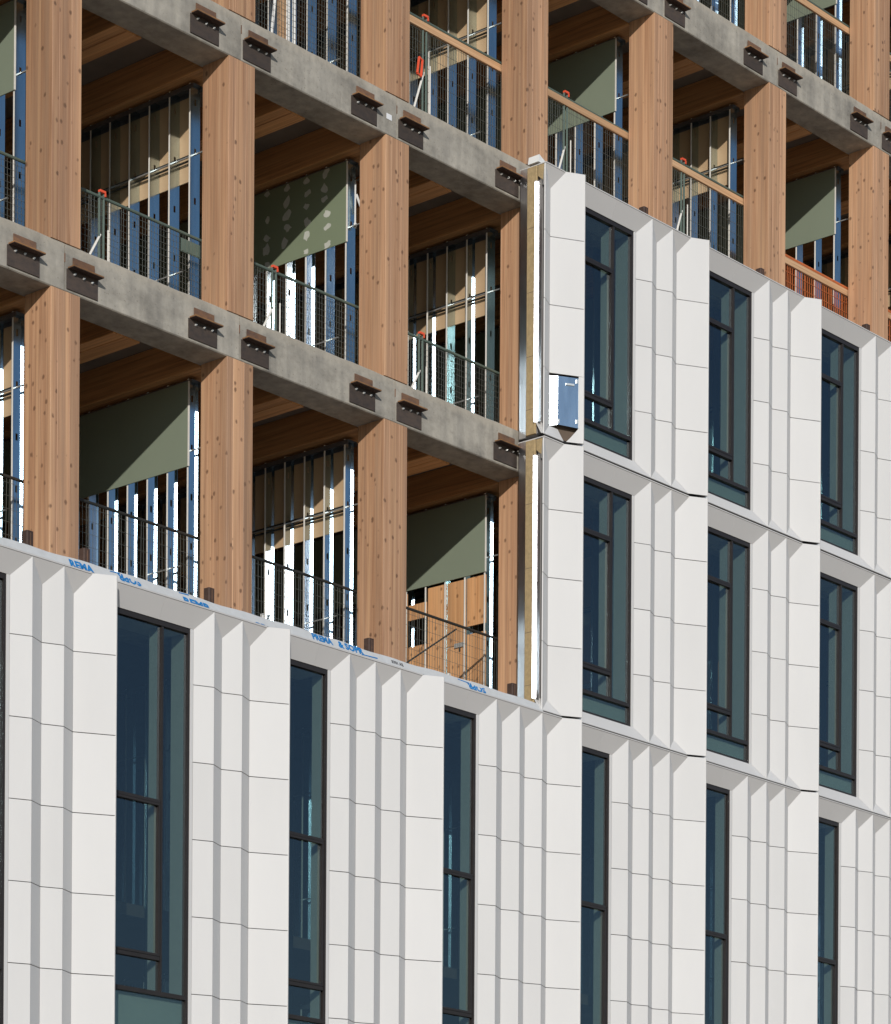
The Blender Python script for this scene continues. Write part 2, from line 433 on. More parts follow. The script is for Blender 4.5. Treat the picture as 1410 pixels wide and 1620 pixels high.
# ------------------------------------------------------------------ interior glulam beams and ceiling
for fl in (-1, 0, 1, 2, 3, 4):
    zc = FL[fl]+FLOORH-.55           # underside of the concrete beam of this storey
    if fl < 1: continue
    for k in range(KMIN, KMAX+1):
        if fl == 4 and k < 4 or fl == 3 and k < 0: continue
        m = cached('gbeam', lambda: (lambda q: (q.cbox(0, .42, .475, 8.9, -.02, .408, .006, 1), q.mesh('ceiling_beam', MT['beamwood']))[1])(MB()))
        o = put('ceiling_beam', m, None, (k*W+.01, 0, zc)); tag(o, 'deep timber ceiling beam running in behind the %s column of the %s' % (onth(fl, k), FLN[fl]), 'beam', 'timber ceiling beams')
        def mid():
            q = MB(); q.cbox(0, .174, .474, 8.9, -.015, .408, .005, 1); q.cbox(.177, .42, .474, 8.9, -.02, .408, .005, 1)
            return q.mesh('ceiling_joist', MT['beamwood'])
        o = put('ceiling_joist', cached('mid', mid), None, (k*W+1.39, 0, zc)); tag(o, 'double timber joist under the ceiling, left of the %s column, %s' % (onth(fl, k+1), FLN[fl]), 'beam', 'timber ceiling joists')

# ------------------------------------------------------------------ partition walls of steel studs
H_ST = 3.0
YS = [.79+.356*i for i in range(13)]
def stud_mesh(openout):
    m = MB(); w = .16; d = -1 if openout else 1
    th = .0016
    xc = .08; hw = .016
    def web(x0, x1, z0, z1): m.box(x0, x1, -th, th, z0, z1, 0)
    web(0, xc-hw, 0, H_ST); web(xc+hw, w, 0, H_ST)
    zs = [0]; holes = [(.34+.6*i, .42+.6*i) for i in range(5)]
    prev = 0
    for a, b in holes: web(xc-hw, xc+hw, prev, a); prev = b
    web(xc-hw, xc+hw, prev, H_ST)
    fd = .027*d
    m.box(0, .0016, min(0, fd), max(0, fd), 0, H_ST, 1); m.box(w-.0016, w, min(0, fd), max(0, fd), 0, H_ST, 0)
    lipy = fd-.0008
    if not openout:
        m.box(0.002, .012, lipy, lipy+.0016, 0, H_ST, 0); m.box(w-.012, w-.002, lipy, lipy+.0016, 0, H_ST, 0)
    return m.mesh('stud', [MT['studopen'] if openout else MT['stud'], MT['flange']])
def stud_wall(k, fl, kind, openout=False, mudded=False, ply=False):
    z = FL[fl]; x = k*W+.13
    names = {'green': 'steel studs with green board above', 'paper': 'steel studs backed by brown board', 'bare': 'bare steel studs'}
    lab = '%s, behind the %s column of the %s' % (names[kind], onth(fl, k), FLN[fl])
    if mudded: lab = 'steel studs with green board dotted by pale filler patches'
    if ply: lab = 'partition with green board above knotty plywood sheets, lowest open storey' if k == 3 else 'partition with plywood sheets seen through the glass of the middle row window'
    t = thing('partition_wall', lab, 'partition wall', (x, 0, z), 'stud partition walls')
    for i, y in enumerate(YS):
        op = openout
        if fl == 2 and k == 2 and i in (2, 3, 4): op = True
        if fl == 2 and k == 3 and i in (1, 3, 4): op = True
        put('stud', cached(('stud', op), lambda: stud_mesh(op)), t, (0, y+(.027 if op else 0), 0))
    def track(zz, flip):
        m = MB(); m.box(-.002, .162, .74, 5.2, zz, zz+.002)
        m.box(-.003, -.001, .74, 5.2, min(zz, zz+flip), max(zz, zz+flip)); m.box(.161, .163, .74, 5.2, min(zz, zz+flip), max(zz, zz+flip))
        return m.mesh('track', MT['track'])
    put('track', cached('tr0', lambda: track(.001, .06)), t); put('track', cached('tr1', lambda: track(2.985, -.055)), t)
    def chan(y0, y1):
        m = MB(); m.box(.062, .098, y0, y1, -.002, .002); m.box(.062, .066, y0, y1, -.012, .0); return m.mesh('bridging_channel', MT['channel'])
    put('bridging_channel', cached('ch', lambda: chan(.5, 4.6)), t, (0, 0, 2.15))
    put('bridging_channel', cached('ch2', lambda: chan(1.0, 1.6)), t, (0, 0, .78))
    if kind == 'green':
        def board():
            m = MB(); m.box(-.0145, -.0015, .786, 3.19, 1.93, 2.965); return m.mesh('gypsum_board', MT['green2'] if mudded else MT['green'])
        b = put('gypsum_board', cached(('gb', mudded), board), t)
        m2 = cached('gbb', lambda: (lambda q: (q.box(-.0145, -.0015, 3.195, 5.2, 1.93, 2.965), q.mesh('gypsum_board', MT['green']))[1])(MB()))
        put('gypsum_board', m2, t)
        m3 = cached('bead', lambda: (lambda q: (q.box(-.02, -.0005, .772, .785, 1.93, 2.965), q.mesh('edge_bead', MT['edge']))[1])(MB()))
        put('edge_bead', m3, t)
        if mudded:
            random.seed(31)
            for i in range(1, 6):
                for j in range(6):
                    y = .79+.356*i+random.uniform(-.03, .03); zz = 2.0+.185*j+random.uniform(-.03, .03)
                    if random.random() < .12: continue
                    q = MB(); r = random.uniform(.045, .068); a = random.uniform(.75, 1.25)
                    nn = 11; tl = random.uniform(-.4, .4)
                    pts = []
                    for s in range(nn):
                        an = 2*math.pi*s/nn; rr = r*random.uniform(.6, 1.2)
                        py, pz = rr*math.cos(an)*1.15, rr*math.sin(an)*a
                        pts.append((-.0148, y+py+pz*tl, min(2.96, max(1.935, zz+pz))))
                    q.sheet(pts, (-1, 0, 0), -.0012); build('filler_patch', q, MT['mud'], b)
    if kind == 'paper':
        m = cached('pb', lambda: (lambda q: (q.box(.1645, .1775, .86, 3.0, 1.90, 2.97), q.box(.1645, .1775, 3.005, 5.2, 1.90, 2.97), q.mesh('gypsum_board', MT['paper']))[-1])(MB()))
        put('gypsum_board', m, t)
        m = cached('pb2', lambda: (lambda q: (q.tube((.13, .9, 0), (.13, 3.2, 0), .011, 6), q.tube((.11, .9, .055), (.11, 3.2, .05), .011, 6), q.mesh('conduit', MT['darkmesh']))[-1])(MB()))
        put('conduit', m, t, (0, 0, 2.13))
    if ply:
        def sheet_(y0, y1, z0, z1):
            m = MB(); m.cbox(.02, .04, y0, y1, z0, z1, .003, 2); return m.mesh('plywood_sheet', MT['plywood'])
        for i, pcs in ((0, [(.30, 1.14), (1.25, 1.905)]), (1, [(.25, 1.02), (1.03, 1.905)]), (2, [(.05, 1.905)]), (3, [(.05, 1.15), (1.52, 1.73)]), (4, [(.05, 1.9)]), (5, [(.05, 1.9)])):
            y0 = YS[i]+.014 if i else YS[0]+.012; y1 = YS[i+1]-.012
            for z0, z1 in pcs: put('plywood_sheet', sheet_(y0, y1, z0, z1), t)
        m = MB(); m.box(.0, .05, YS[1]+.03, YS[1]+.2, .99, 1.05); m.box(.02, .04, YS[1]+.1, YS[1]+.13, .93, .99); build('junction_box', m, MT['bolt'], t)
    return t
KINDS = {1: (1, 'green', True), 2: (0, 'green', False), 3: (0, 'green', False), 4: (0, 'green', True)}
for fl in (1, 2, 3, 4):
    par, _, op = KINDS[fl]
    for k in range(KMIN, KMAX+1):
        clad = (fl in (1, 2) and k > 3)
        green = (k % 2 == par)
        stud_wall(k, fl, 'green' if green else 'paper', op and not clad, fl == 2 and k == 2, fl == 1 and k in (3, 4, 5, 6))
for k in range(KMIN, KMAX+1):
    stud_wall(k, 0, 'bare', True); stud_wall(k, -1, 'bare', True)

# ------------------------------------------------------------------ guard rails
PX = (4.33, 4.44, 4.06, 4.28)
def rail(k, fl, h, style, post=None):
    """between column k-1 and column k"""
    x0 = (k-1)*W+.30; x1 = k*W+.14; z = FL[fl]; y = .5; L = x1-x0
    mat = {'green': MT['mesh'], 'dark': MT['darkmesh'], 'wood': MT['mesh'], 'orange': MT['orangemesh']}[style]
    d = {'green': 'green wire mesh guardrail', 'dark': 'dark wire mesh guardrail', 'wood': 'tall green mesh guardrail with timber rail', 'orange': 'low orange mesh guardrail with timber rail'}[style]
    t = thing('guardrail', '%s left of the %s column, %s' % (d, onth(fl, k), FLN[fl]), 'guardrail', (x0, y, z), 'mesh guardrails at the floor edges')
    random.seed(k*10+fl)
    sag = random.uniform(-.02, .02)
    m = MB(); m.tube((0, 0, h), (L, 0, h+sag), .026 if style == 'orange' else .019, 8); build('top_rail', m, mat, t)
    m = MB(); m.tube((0, 0, .06), (L, 0, .06), .013, 6); build('bottom_rail', m, mat, t)
    m = MB(); n = int(L/.05)
    wr = .0055 if style == 'orange' else .0028
    for i in range(1, n):
        xx = L*i/n+random.uniform(-.004, .004); m.tube((xx, .003, .07), (xx+random.uniform(-.012, .012), .003, h-.015), wr, 4)
    zz = .15
    while zz < h-.04:
        m.tube((0, -.004, zz), (L, -.004, zz+sag*zz/h), wr*.8, 4); zz += .075 if style == 'green' else .15
    stuff(build('wire_mesh', m, MT['orangemesh'] if style == 'orange' else MT['wire'], t))
    if style in ('wood', 'orange'):
        m = MB(); m.cbox(.0, L-.09, -.028, .012, h-.125, h-.028, .004, 0); build('timber_rail', m, MT['lumber'], t)
    if style == 'dark' and k == 3:
        m = MB(); m.tube((.72, .02, .25), (1.72, .02, h-.06), .012, 6); build('brace', m, mat, t)
    if post is not None:
        px = post-x0
        m = MB(); m.tube((px-.05, 0, 0), (px-.05, 0, h+.05), .015, 8); m.tube((px+.018, 0, 0), (px+.018, 0, h+.05), .015, 8); build('post', m, MT['mesh'], t)
        m = MB(); m.box(px-.06, px+.03, -.03, .01, h+.05, h+.078); m.box(px+.012, px+.03, -.035, -.02, h+.01, h+.05); build('clamp', m, MT['orange'], t)
        m = MB(); m.tube((px-.03, .0, h*.55), (px-.33, -.02, .03), .015, 6); build('brace', m, MT['flange'], t)
        m = MB(); m.tube((px+.06, -.034, h*.1), (px+.06, -.034, h*.62), .009, 6); build('lock_bar', m, MT['flange'], t)
for k in range(0, 4): rail(k, 1, .97, 'dark')
rail(0, 2, .97, 'green'); rail(1, 2, .97, 'green', 1.228); rail(2, 2, .97, 'green', 4.112); rail(3, 2, .94, 'green', 6.86)
rail(1, 3, 1.5, 'green'); rail(2, 3, 1.5, 'green'); rail(3, 3, 1.5, 'wood', 6.90); rail(4, 3, 1.53, 'wood', 9.846); rail(5, 3, 1.5, 'wood', 12.558); rail(6, 3, .98, 'orange'); rail(7, 3, .98, 'orange')
rail(5, 4, 1.45, 'wood'); rail(6, 4, 1.45, 'wood'); rail(4, 4, 1.45, 'wood'); rail(7, 4, 1.45, 'wood')
m = MB(); m.tube((0, 0, 0), (0, 0, 2.7), .028, 8); m.tube((.13, .02, 0), (.13, .02, 2.7), .024, 8)
m.tube((-.03, 0, .02), (.05, 0, .22), .012, 5); m.tube((.09, 0, .22), (.16, 0, .02), .012, 5)
o = build('steel_prop', m, MT['whiteplastic'], None, (PX[1], .62, 4.15)); tag(o, 'pair of white upright props behind the mesh above the middle storey', 'prop')
m = MB(); m.cbox(-.04, .04, -.04, .04, 0, 2.9, .004); o = build('timber_post', m, MT['lumber'], None, (PX[0], .62, 4.15)); tag(o, 'slim brown timber post beside the white props at the top edge', 'post')
m = MB(); m.tube((PX[2]-PX[3], 0, .05), (0, 0, 2.0), .02, 8); o = build('diagonal_brace', m, MT['whiteplastic'], None, (PX[3], .56, 4.15)); tag(o, 'pale diagonal pole at the left of the bay above the middle storey', 'pole')
m = MB()
for i in range(5): m.box(.062*i, .062*i+.045, -.006, 0, 0, .14)
m.box(-.01, .31, .0, .006, -.01, .15)
o = build('mesh_plate', m, MT['mesh'], None, (2.50, .488, 1.30)); tag(o, 'green slotted plate fixed to the mesh guardrail of the middle storey', 'plate')
# orange clamp hanging on the mesh, yellow clamp, conduit, bagged bits
m = MB()
for a, b in (((0, 0, 0), (.035, 0, .22)), ((.075, 0, -.02), (.10, 0, .20)), ((.035, 0, .22), (.10, 0, .20)), ((0, 0, 0), (.075, 0, -.02))): m.tube(a, b, .017, 6)
o = build('clamp', m, MT['orange'], None, (6.70, .46, 4.90)); tag(o, 'orange clamp hanging on the mesh of the tall guardrail with a timber rail', 'clamp')
m = MB(); m.box(-.07, -.04, -.02, .02, 0, .14); m.box(.03, .06, -.02, .02, 0, .13); m.box(-.07, .06, -.02, .02, -.02, .01)
o = build('clamp', m, MT['yellow'], None, (4.55, .44, 4.19)); tag(o, 'small yellow clamp standing on the middle concrete beam at the guardrail foot', 'clamp')
m = MB(); m.tube((0, 0, .06), (0, 0, .62), .011, 6); m.tube((0, 0, 0), (-.0, 0, .06), .02, 6); m.tube((.02, 0, .44), (.1, -.03, .24), .016, 6)
o = build('pipe', m, MT['whiteplastic'], None, (5.83, .74, 2.68)); tag(o, 'thin white pipe dangling beside the wall with pale filler patches', 'pipe')
m = MB()
for i in range(22):
    a0 = 2*math.pi*i/22; a1 = 2*math.pi*(i+1)/22
    m.tube((.085*math.cos(a0), 0, .085*math.sin(a0)), (.085*math.cos(a1), 0, .085*math.sin(a1)), .009, 5)
o = build('cable_coil', m, MT['wire'], None, (5.79, .70, 3.36)); tag(o, 'grey coil of cable hanging high on the stud beside the filler-patched wall', 'cable coil')
m = MB(); m.box(-.07, .07, -.02, .02, 0, .17); m.box(.075, .095, -.02, .02, 0, .30)
o = build('bottle', m, MT['whiteplastic'], None, (3.86, .52, -3.04)); tag(o, 'white container standing on the membrane edge right of timber column 2', 'container')
m = MB(); m.prism([(-.04, -.04), (.04, -.04), (.04, .04), (-.04, .04)], 2, 0, .17); m.prism([(-.018, -.018), (.018, -.018), (.018, .018), (-.018, .018)], 2, .17, .32)
o = build('bottle', m, MT['whiteplastic'], None, (7.58, .62, -3.04)); tag(o, 'white bottle on the floor below the knotty plywood sheets', 'bottle')
m = MB()
for a, b in (((-.1, 0, 0), (-.1, 0, .2)), ((.1, 0, 0), (.1, 0, .2)), ((-.1, 0, .2), (.1, 0, .2)), ((-.1, 0, 0), (.1, 0, 0))): m.tube(a, b, .012, 5)
o = build('cable_reel', m, MT['yellow'], None, (4.66, .8, -2.9)); tag(o, 'small yellow frame standing behind the dark guardrail near the brightly lit studs', 'frame')
m = MB(); m.box(-.12, .10, 0, .05, .0, .26); m.box(.1, .16, -.01, .05, 0, .30)
o = build('steel_box', m, MT['flashing'], None, (6.76, .7, -3.04)); tag(o, 'shiny steel box on the floor left of the knotty plywood sheets', 'box')

# ------------------------------------------------------------------ steel tube stubs at the cladding tops
def stub(x, z, label, h=.17):
    def mk():
        m = MB(); m.cbox(-.05, .05, -.05, .05, -.05, h, .012); m.box(-.004, .004, -.0525, -.05, .0, h-.02, 1)
        return m.mesh('steel_stub', [MT['stubsteel'], MT['rust']])
    o = put('steel_stub', cached(('stub', h), mk), None, (x, -.2, z)); tag(o, label, 'steel stub', 'square steel stubs above the cladding')
for x, w in ((-.50, 'left of the first column'), (.345, 'at the right foot of the first column'), (2.32, 'in front of the second column'), (5.115, 'in front of the third column'), (7.91, 'in front of the fourth column')):
    stub(x, -3.10, 'dark square steel stub behind the white membrane, %s' % w)
for x, w in ((10.70, 'fourth'), (13.50, 'fifth'), (16.30, 'sixth')):
    stub(x, 4.10, 'dark steel stub above the top white panels at the %s column of the upper storey' % w, .14)

# ------------------------------------------------------------------ folded white cladding modules
SL, SB = 2.25, 1.75
YO, YD, YT = -.50, -.395, -.645
def ztop(y, T): return T-SL*(y-YO) if y > YO else T+.018
def zbot(y, B): return B+SB*(y-YO) if y > YO else B
XT0 = .445; DX = 2.80
def module(j, T, B, joints, wide, label, missing=False, group=None, edge=False):
    xt = XT0+DX*j; xn = xt+DX
    t = thing('cladding_module', label, 'wall panel', (xt, 0, B), group)
    ox, oz = xt, B
    # plan of the left part (return + fin) and of the pleats right of the window
    left = [(-.665, YO), (-.435, YD), (-.252, YO), (0, YT)]
    r3 = [(-1.365, YD), (-1.13, YO), (-.90, YD), (-.665, YO)]
    r4 = [(-1.83, YD), (-1.60, YO)] + r3
    right = [(DX+a, b) for a, b in (r3 if wide else r4)]
    faces = [(left[0], left[1]), (left[1], left[2], left[3])] + [(right[i], right[i+1]) for i in range(len(right)-1)]
    zb = [None] + list(joints) + [None]
    for fi, fc in enumerate(faces):
        a, b = Vector((fc[0][0], fc[0][1])), Vector((fc[-1][0], fc[-1][1]))
        d = (b-a).normalized(); nrm = Vector((d.y, -d.x, 0))
        for r in range(len(zb)-1):
            hi = zb[r]; lo = zb[r+1]
            if missing and fi == 1 and r == len(zb)-2: continue
            def mk():
                g_ = .0045
                pts = [Vector((q[0], q[1])) for q in fc]
                P2 = [pts[0]+d*.0015] + pts[1:-1] + [pts[-1]-d*.0015]
                bot = [(q.x, q.y, (lo+g_ if lo is not None else zbot(q.y, B)+.003)-oz) for q in P2]
                top = [(q.x, q.y, (hi-g_ if hi is not None else ztop(q.y, T)-.003)-oz) for q in P2]
                m = MB(); m.sheet(bot+top[::-1], nrm, .016); return m.mesh('panel', MT['white'])
            key = ('pan', wide, round(T-B, 3), tuple(round(q-B, 3) for q in joints), fi, r)
            off = nrm*random.uniform(-.0015, .0015)
            put('panel', cached(key, mk), t, off)
    h = T-B
    def key(n): return (n, wide, round(h, 3))
    def fin_back():
        m = MB(); m.sheet([(0.0, YT, .0), (.05, YD+.02, .0), (.05, YD+.02, h+.015), (0.0, YT, h+.015)], (1, .2, 0), .012); return m.mesh('fin_return', MT['white'])
    put('fin_return', cached(key('fb'), fin_back), t)
    xw0 = .052; xw1 = right[0][0]-.045; xv = right[0][0]
    xe = right[-1][0]
    # sloping head panels and sill panels
    def slope(x0, x1, top):
        m = MB()
        if top: m.sheet([(x0, YO, h), (x1, YO, h), (x1, YD, h-SL*(YD-YO)), (x0, YD, h-SL*(YD-YO))], (0, -.91, -.41), .012)
        else: m.sheet([(x0, YO, 0), (x1, YO, 0), (x1, YD, SB*(YD-YO)), (x0, YD, SB*(YD-YO))], (0, -.86, .5), .012)
        return m
    xm = xw0+(xw1-xw0)*(.62 if wide else .70)
    spans = [(left[0][0]+.004, left[2][0]), (xw0, xm-.001), (xm+.001, xv), (xv, xe-.004)]
    for n_, (a, b) in enumerate(spans):
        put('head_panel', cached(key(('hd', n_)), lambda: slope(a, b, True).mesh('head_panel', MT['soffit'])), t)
        if n_ != 1:
            aa = xw0 if n_ == 2 else a
            put('sill_panel', cached(key(('sl', n_)), lambda: slope(aa, b, False).mesh('sill_panel', MT['white'])), t)
    def cop():
        m = MB()
        for a, b in ((left[0][0]+.004, left[2][0]), (xw0, xe-.004)): m.box(a, b, YO-.004, -.06, h+.006, h+.020)
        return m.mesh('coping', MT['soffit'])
    put('coping', cached(key('cop'), cop), t)
    # backing behind the folds and round the window
    ws = SB*(YD-YO); wh = h-SL*(YD-YO)
    def back():
        m = MB()
        m.box(left[0][0]+.01, .05, -.37, -.12, .02, h-.02, 1)
        m.box(xv, xe-.002, -.37, -.12, .02, h-.02, 1)
        m.box(.0505, xv-.0005, -.37, -.12, .02, ws-.012); m.box(.0505, xv-.0005, -.37, -.12, wh+.012, h-.02)
        m.box(left[0][0]+.01, .04, -.47, -.372, .005, .03); m.box(.0505, xe-.002, -.47, -.372, .005, .03)
        m.box(left[0][0]+.01, .04, -.47, -.372, h-.03, h-.004); m.box(.0505, xe-.002, -.47, -.372, h-.03, h-.004)
        return m.mesh('backing', [MT['backing'], MT['joint']])
    put('backing', cached(key('bk'), back), t)
    # window
    win = put('window', cached(key('wf'), lambda: (lambda m: (
        m.box(xw0, xw1, -.385, -.315, wh-.06, wh-.004), m.box(xw0, xw1, -.385, -.315, ws-.002, ws+.03),
        m.box(xw0, xw0+.05, -.3852, -.3148, ws, wh-.02), m.box(xw1-.032, xw1, -.3852, -.3148, ws, wh-.02), m.mesh('window', MT['frame']))[-1])(MB())), t)
    if h < 4:
        zs_, zt1, zt2 = .50, .84, 2.645            # above module bottom: sill rail, lower transom, upper transom
        levels = [(0, zs_, zt1, zt2, wh-.07)]
    else:
        b0 = -7.82-B
        levels = [(b0, b0, b0+.40, b0+2.17, wh-.07)]
    base, zs_, zt1, zt2, zh = levels[0]
    def bars(lst, nm):
        m = MB()
        for q in lst: m.box(*q)
        return m.mesh(nm, MT['frame'])
    xmu = DX-1.85 if wide else None
    xr_ = (xmu if wide else xw1-.032)
    put('sill_rail', cached(key('sr'), lambda: bars([(xw0+.05, xw1-.032, -.387, -.30, zs_-.05, zs_)], 'sill_rail')), win)
    put('transom', cached(key('t1'), lambda: bars([(xw0+.05, xr_-.02, -.388, -.31, zt1-.045, zt1), (xw0+.05, xr_-.022, -.392, -.35, zt1+.004, zt1+.03)], 'transom')), win)
    put('transom', cached(key('t2'), lambda: bars([(xw0+.05, xr_-.02, -.388, -.31, zt2, zt2+.035), (xw0+.05, xr_-.022, -.392, -.35, zt2-.032, zt2-.004)], 'transom')), win)
    put('sash_stile', cached(key('ss'), lambda: bars([(xr_-.048, xr_-.021, -.391, -.34, zt1+.005, zt2-.005)], 'sash_stile')), win)
    if wide: put('mullion', cached(key('mu'), lambda: bars([(xmu-.012, xmu+.014, -.389, -.31, zs_+.001, zh)], 'mullion')), win)
    def pane(x0, x1, z0, z1):
        m = MB(); m.box(x0, x1, -.352, -.346, z0, z1); return m.mesh('pane', MT['glass'])
    xa = xw0+.05; xb = xw1-.032
    ps = [(xa, xr_-.015, zs_+.001, zt1-.046), (xa, xr_-.049, zt1+.031, zt2-.033), (xa, xr_-.015, zt2+.036, zh)]
    if wide: ps.append((xmu+.017, xb, zs_+.001, zh))
    ps.append((xa, xb, (ws+.031 if h < 4 else zs_-.60), zs_-.051))
    for n_, q in enumerate(ps): put('pane', cached(key(('pn', n_)), lambda: pane(*q)), win)
    if h > 4:
        put('pane', cached(key('pnl'), lambda: pane(xa, xb, ws+.031, zs_-.651)), win)
        put('transom', cached(key('t3'), lambda: bars([(xa, xb, -.387, -.30, zs_-.65, zs_-.601)], 'transom')), win)
    def sp():
        m = MB(); z0 = ws if h < 4 else zs_-.64
        m.box(xa-.04, xb+.04, -.31, -.29, z0, zs_-.055); return m.mesh('spandrel', MT['spandrel'])
    put('spandrel', cached(key('sp'), sp), win)
    def jamb():
        m = MB(); m.box(xw1+.001, xv-.0005, YD+.002, -.32, ws-.01, wh+.01); return m.mesh('jamb_trim', MT['white'])
    put('jamb_trim', cached(key('jt'), jamb), t)
    def reveal():
        m = MB()
        m.box(xw1-.03, xw1+.03, -.313, (-.10 if wide else -.155), zs_, wh); m.box(xw0-.03, xw0+.045, -.313, .06, zs_, wh)
        m.box(xw0+.046, xw1-.046, -.31, .06, zh+.01, wh+.03)
        if wide: m.box(xmu-.008, xmu+.014, -.309, -.17, zs_, zh)
        return m.mesh('inner_reveal', MT['reveal'])
    put('inner_reveal', cached(key('rv'), reveal), t)
    # lit edge of a gypsum return standing a little behind the glass
    def inner():
        m = MB()
        m.box(xw1-.16, xw1-.02, .16, .19, zs_-.1, wh+.1)
        return m.mesh('inner_stud', MT['stud'])
    put('inner_stud', cached(key('is'), inner), t)
    if missing:
        # bare backing pan where one white panel has not been fixed yet
        z1 = joints[-1]-oz-.02; z0 = .16
        d = Vector((.435, YT-YD)).normalized(); n2 = Vector((d.y, -d.x))
        def q(s, off): off = off*1.0; return (-.435+d.x*s-n2.x*off, YD+d.y*s-n2.y*off)
        m = MB(); a = q(.125, .012); b = q(.425, .012); sn = Vector((-.734, -.679))
        sd2 = Vector((sn.y, -sn.x)); sd2 = sd2 if sd2.x < 0 else -sd2; a0 = (a[0]+sd2.x*.145, a[1]+sd2.y*.145)
        m.sheet([(a0[0], a0[1], z0+.04), (a[0], a[1], z0+.06), (a[0], a[1], z1), (a0[0], a0[1], z1)], (sn.x, sn.y, 0), .003)  # left strip of the pan angled to mirror the sun as a white glint
        zl = .24
        m.sheet([(a[0], a[1], z0+.06), (b[0], b[1], zl-.06+.02), (b[0], b[1], z1), (a[0], a[1], z1)], (n2.x, n2.y, 0), .004); build('backing_pan', m, MT['bluemetal'], t)
        a = q(.40, .03); b = q(.502, .0)
        m = MB(); m.sheet([(q(.425, .002)[0], q(.425, .002)[1], 0), (q(.502, .0)[0], q(.502, 0)[1], 0), (q(.502, 0)[0], q(.502, 0)[1], z1+.02), (q(.425, .002)[0], q(.425, .002)[1], z1+.02)], (n2.x, n2.y, 0), .03); build('edge_strip', m, MT['white'], t)
        m = MB(); m.sheet([(*q(.25, .006), 0), (*q(.50, .006), 0), (*q(.50, .006), .20), (*q(.43, .006), .20), (*q(.31, .006), .06)], (n2.x, n2.y, 0), .012); build('sill_lip', m, MT['white'], t)
        c0 = q(.24, .011); c1 = q(.36, .011)
        m = MB(); m.sheet([(c0[0], c0[1], z1-.11), (c1[0], c1[1], z1-.11), (c1[0], c1[1], z1-.085), (c0[0], c0[1], z1-.085)], (n2.x, n2.y, 0), -.012); build('clip_slot', m, MT['bolt'], t)
        for s, zz in ((.14, z0+.10), (.40, z0+.12), (.40, z1-.05)):
            c0 = q(s-.012, .011); c1 = q(s+.012, .011)
            m = MB(); m.sheet([(c0[0], c0[1], zz-.02), (c1[0], c1[1], zz-.02), (c1[0], c1[1], zz+.03), (c0[0], c0[1], zz+.03)], (n2.x, n2.y, 0), -.01); build('clip', m, MT['bolt'], t)
        m = MB(); c0 = q(-.06, .10); c1 = q(.47, .10)
        m.sheet([(c0[0], c0[1], .03), (c1[0], c1[1], .03), (c1[0], c1[1], z1), (c0[0], c0[1], z1)], (n2.x, n2.y, 0), .01); build('cavity_back', m, MT['dark'], t)
    if edge:
        xl = left[0][0]
        m = MB(); m.cbox(xl-.03, xl+.008, -.372, -.205, .02, h-.01, .01); build('insulation_edge', m, MT['wool'], t)
        for zz in (.35, 1.05, 1.9, 2.75):
            m = MB(); m.box(xl-.031, xl-.029, -.365, -.215, zz, zz+.006); build('insulation_joint', m, MT['dark'], t)
        # bright folded flashing: two faces meeting in a re-entrant corner
        m = MB()
        for a_, b_ in ((.16, h*.47), (h*.47+.006, h-.22)): m.box(xl-.028, xl-.024, -.465, -.373, a_, b_); m.box(xl-.068, xl-.024, -.3745, -.3725, a_, b_)
        build('flashing', m, MT['flashing'], t)
        m = MB(); m.box(xl-.02, xl+.008, -.204, -.09, .0, h); build('edge_channel', m, MT['flashing'], t)
        m = MB(); m.sheet([(xl-.034, -.40, h-.16), (xl-.034, -.47, h-.22), (xl-.034, -.49, h-.02), (xl-.034, -.40, h-.02)], (-1, 0, 0), .02); build('foam_block', m, MT['wool'], t)
        m = MB(); m.sheet([(xl-.03, -.495, .0), (xl-.03, -.475, .0), (xl-.03, -.375, .17), (xl-.03, -.395, .17)], (-1, 0, 0), .02); build('edge_flange', m, MT['white'], t)
    return t

T0, B0 = -3.305, -10.54
lowj = [-4.185-.901*i for i in range(7)]
NM = {-1: 'tall white wall module of the lowest row, cut off by the left photo edge', 0: 'tall white wall module with a broad window, lowest row',
      1: 'tall white wall module with a slit window below the bay of glaring bare studs', 2: 'tall white wall module with a slit window below the bay with plywood sheets',
      3: 'tall white wall module with a slit window, fourth from the right, lowest row', 4: 'tall white wall module with a slit window, third from the right, lowest row',
      5: 'tall white wall module with a slit window, second from the right, lowest row', 6: 'tall white wall module at the right photo edge, lowest row'}
for j in range(-1, 7):
    module(j, T0, B0, lowj, j < 1, NM[j], group='white cladding modules')
NU = {3: 'leftmost', 4: 'second from the left', 5: 'third from the left', 6: 'at the right edge'}
for row, (T, B) in (('middle', (.335, -3.265)), ('top', (3.955, .385))):
    jj = [T-.875-.905*i for i in range(3)]
    for j in range(3, 7):
        module(j, T, B, jj, True, 'one-storey white wall module with broad window, %s of the %s row%s' % (NU[j], row, ', one panel missing' if (row == 'top' and j == 3) else ''),
               missing=(row == 'top' and j == 3), group='white cladding modules', edge=(j == 3))

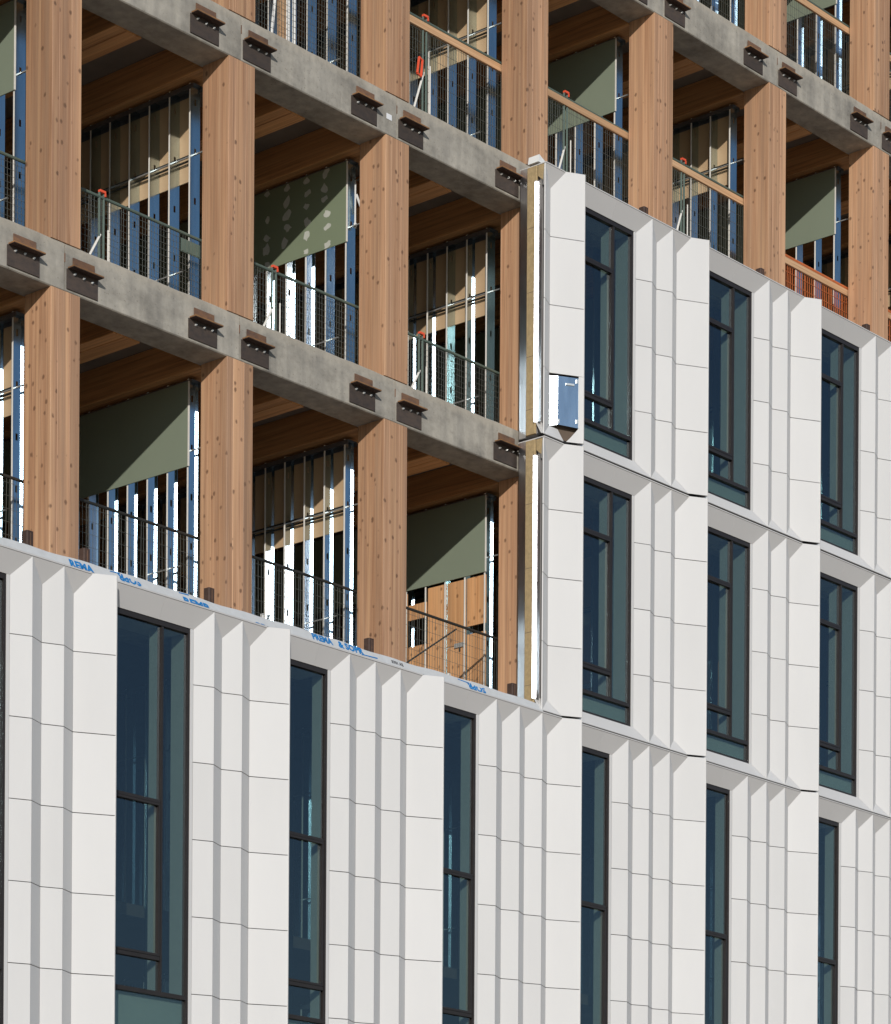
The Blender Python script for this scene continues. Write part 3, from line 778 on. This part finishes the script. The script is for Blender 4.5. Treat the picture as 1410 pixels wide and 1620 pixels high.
# ------------------------------------------------------------------ white membrane upstand with blue print
XM0, XM1 = -2.9, XT0+DX*3-.665+.02
mt = thing('membrane_strip', 'white membrane with cut-off blue lettering along the top of the lowest panels', 'membrane', (0, 0, T0))
ya, yb, za, zb_ = YO-.002, YO+.055, .022, .135
m = MB(); n = 90; random.seed(5)
for i in range(n):
    a = XM0+(XM1-XM0)*i/n; b = XM0+(XM1-XM0)*(i+1)/n
    def zt(x): return zb_ + .008*math.sin(x*2.1)+.006*math.sin(x*7.3+1)
    m.poly([(a, ya, za), (b, ya, za), (b, yb, zt(b)), (a, yb, zt(a))]); m.poly([(a, yb, zt(a)), (b, yb, zt(b)), (b, .0, zt(b)+.0), (a, .0, zt(a)+.0)])
    m.poly([(a, ya, za), (a, ya+.05, za), (b, ya+.05, za), (b, ya, za)])
build('upstand', m, MT['membrane'], mt)
sl = Vector((0, yb-ya, zb_-za)).normalized()
def lettering(txt, x, w, size, flip, shift, ink='ink', tilt=0.0):
    cu = bpy.data.curves.new('text', 'FONT'); cu.body = txt; cu.size = size; cu.resolution_u = 2; cu.offset = size*.05
    tmp = bpy.data.objects.new('text', cu); COL.objects.link(tmp)
    dg = bpy.context.evaluated_depsgraph_get(); me = bpy.data.meshes.new_from_object(tmp.evaluated_get(dg))
    bpy.data.objects.remove(tmp)
    bm = bmesh.new(); bm.from_mesh(me)
    xs = [v.co.x for v in bm.verts]; w0 = max(xs)-min(xs)
    L = math.hypot(yb-ya, zb_-za)
    for v in bm.verts:
        px = (v.co.x-min(xs))/w0*w; py = v.co.y
        if flip: px = w-px; py = size*.72-py
        v.co.x = px; v.co.y = py+shift+tilt*(px-w/2); v.co.z = 0
    for co, no in (((0, L-.006, 0), (0, 1, 0)), ((0, .004, 0), (0, -1, 0))):
        bmesh.ops.bisect_plane(bm, geom=bm.verts[:]+bm.edges[:]+bm.faces[:], plane_co=co, plane_no=no, clear_outer=True)
    for v in bm.verts:
        s = v.co.y; v.co = Vector((x+v.co.x, ya-.0035, za)) + sl*s + Vector((0, 0, 0))
    bm.to_mesh(me); bm.free(); me.materials.clear(); me.materials.append(MT[ink])
    put('lettering', me, mt)
def bar(x, w, s0, s1):
    m = MB(); a = Vector((x, ya-.0035, za)); b = Vector((x+w, ya-.0035, za))
    m.poly([a+sl*s0, b+sl*s1, b+sl*(s1+.018), a+sl*(s0+.014)]); build('print_bar', m, MT['ink'], mt)
lettering('REMA', -.13, .36, .14, False, -.005)
lettering('SOPR', .60, .36, .13, True, .015)
bar(.50, .16, .10, .108)
lettering('REMB', 1.62, .42, .14, False, -.04); bar(1.58, .16, .10, .105)
lettering('PR', 2.80, .20, .15, False, -.095)
lettering('PREMA', 3.80, .36, .13, False, .03)
lettering('& SOPR', 4.26, .46, .13, False, .028); bar(4.66, .30, .012, .024)
lettering('5701 A2', 5.23, .22, .06, False, .035, 'black_ink')
lettering('SOPR', 5.90, .30, .13, True, -.10)
bar(6.52, .22, .10, .085); lettering('SOPR', 6.68, .36, .13, True, .0)
# loose white flap on top of the cut corner
m = MB(); m.prism([(0, 0), (.19, .0), (.17, .03), (.02, .10)], 1, -.1, .08)
o = build('plastic_flap', m, MT['whiteplastic'], None, (8.15, -.30, 3.99)); tag(o, 'loose white plastic flap on the top corner of the cut cladding', 'plastic sheet')
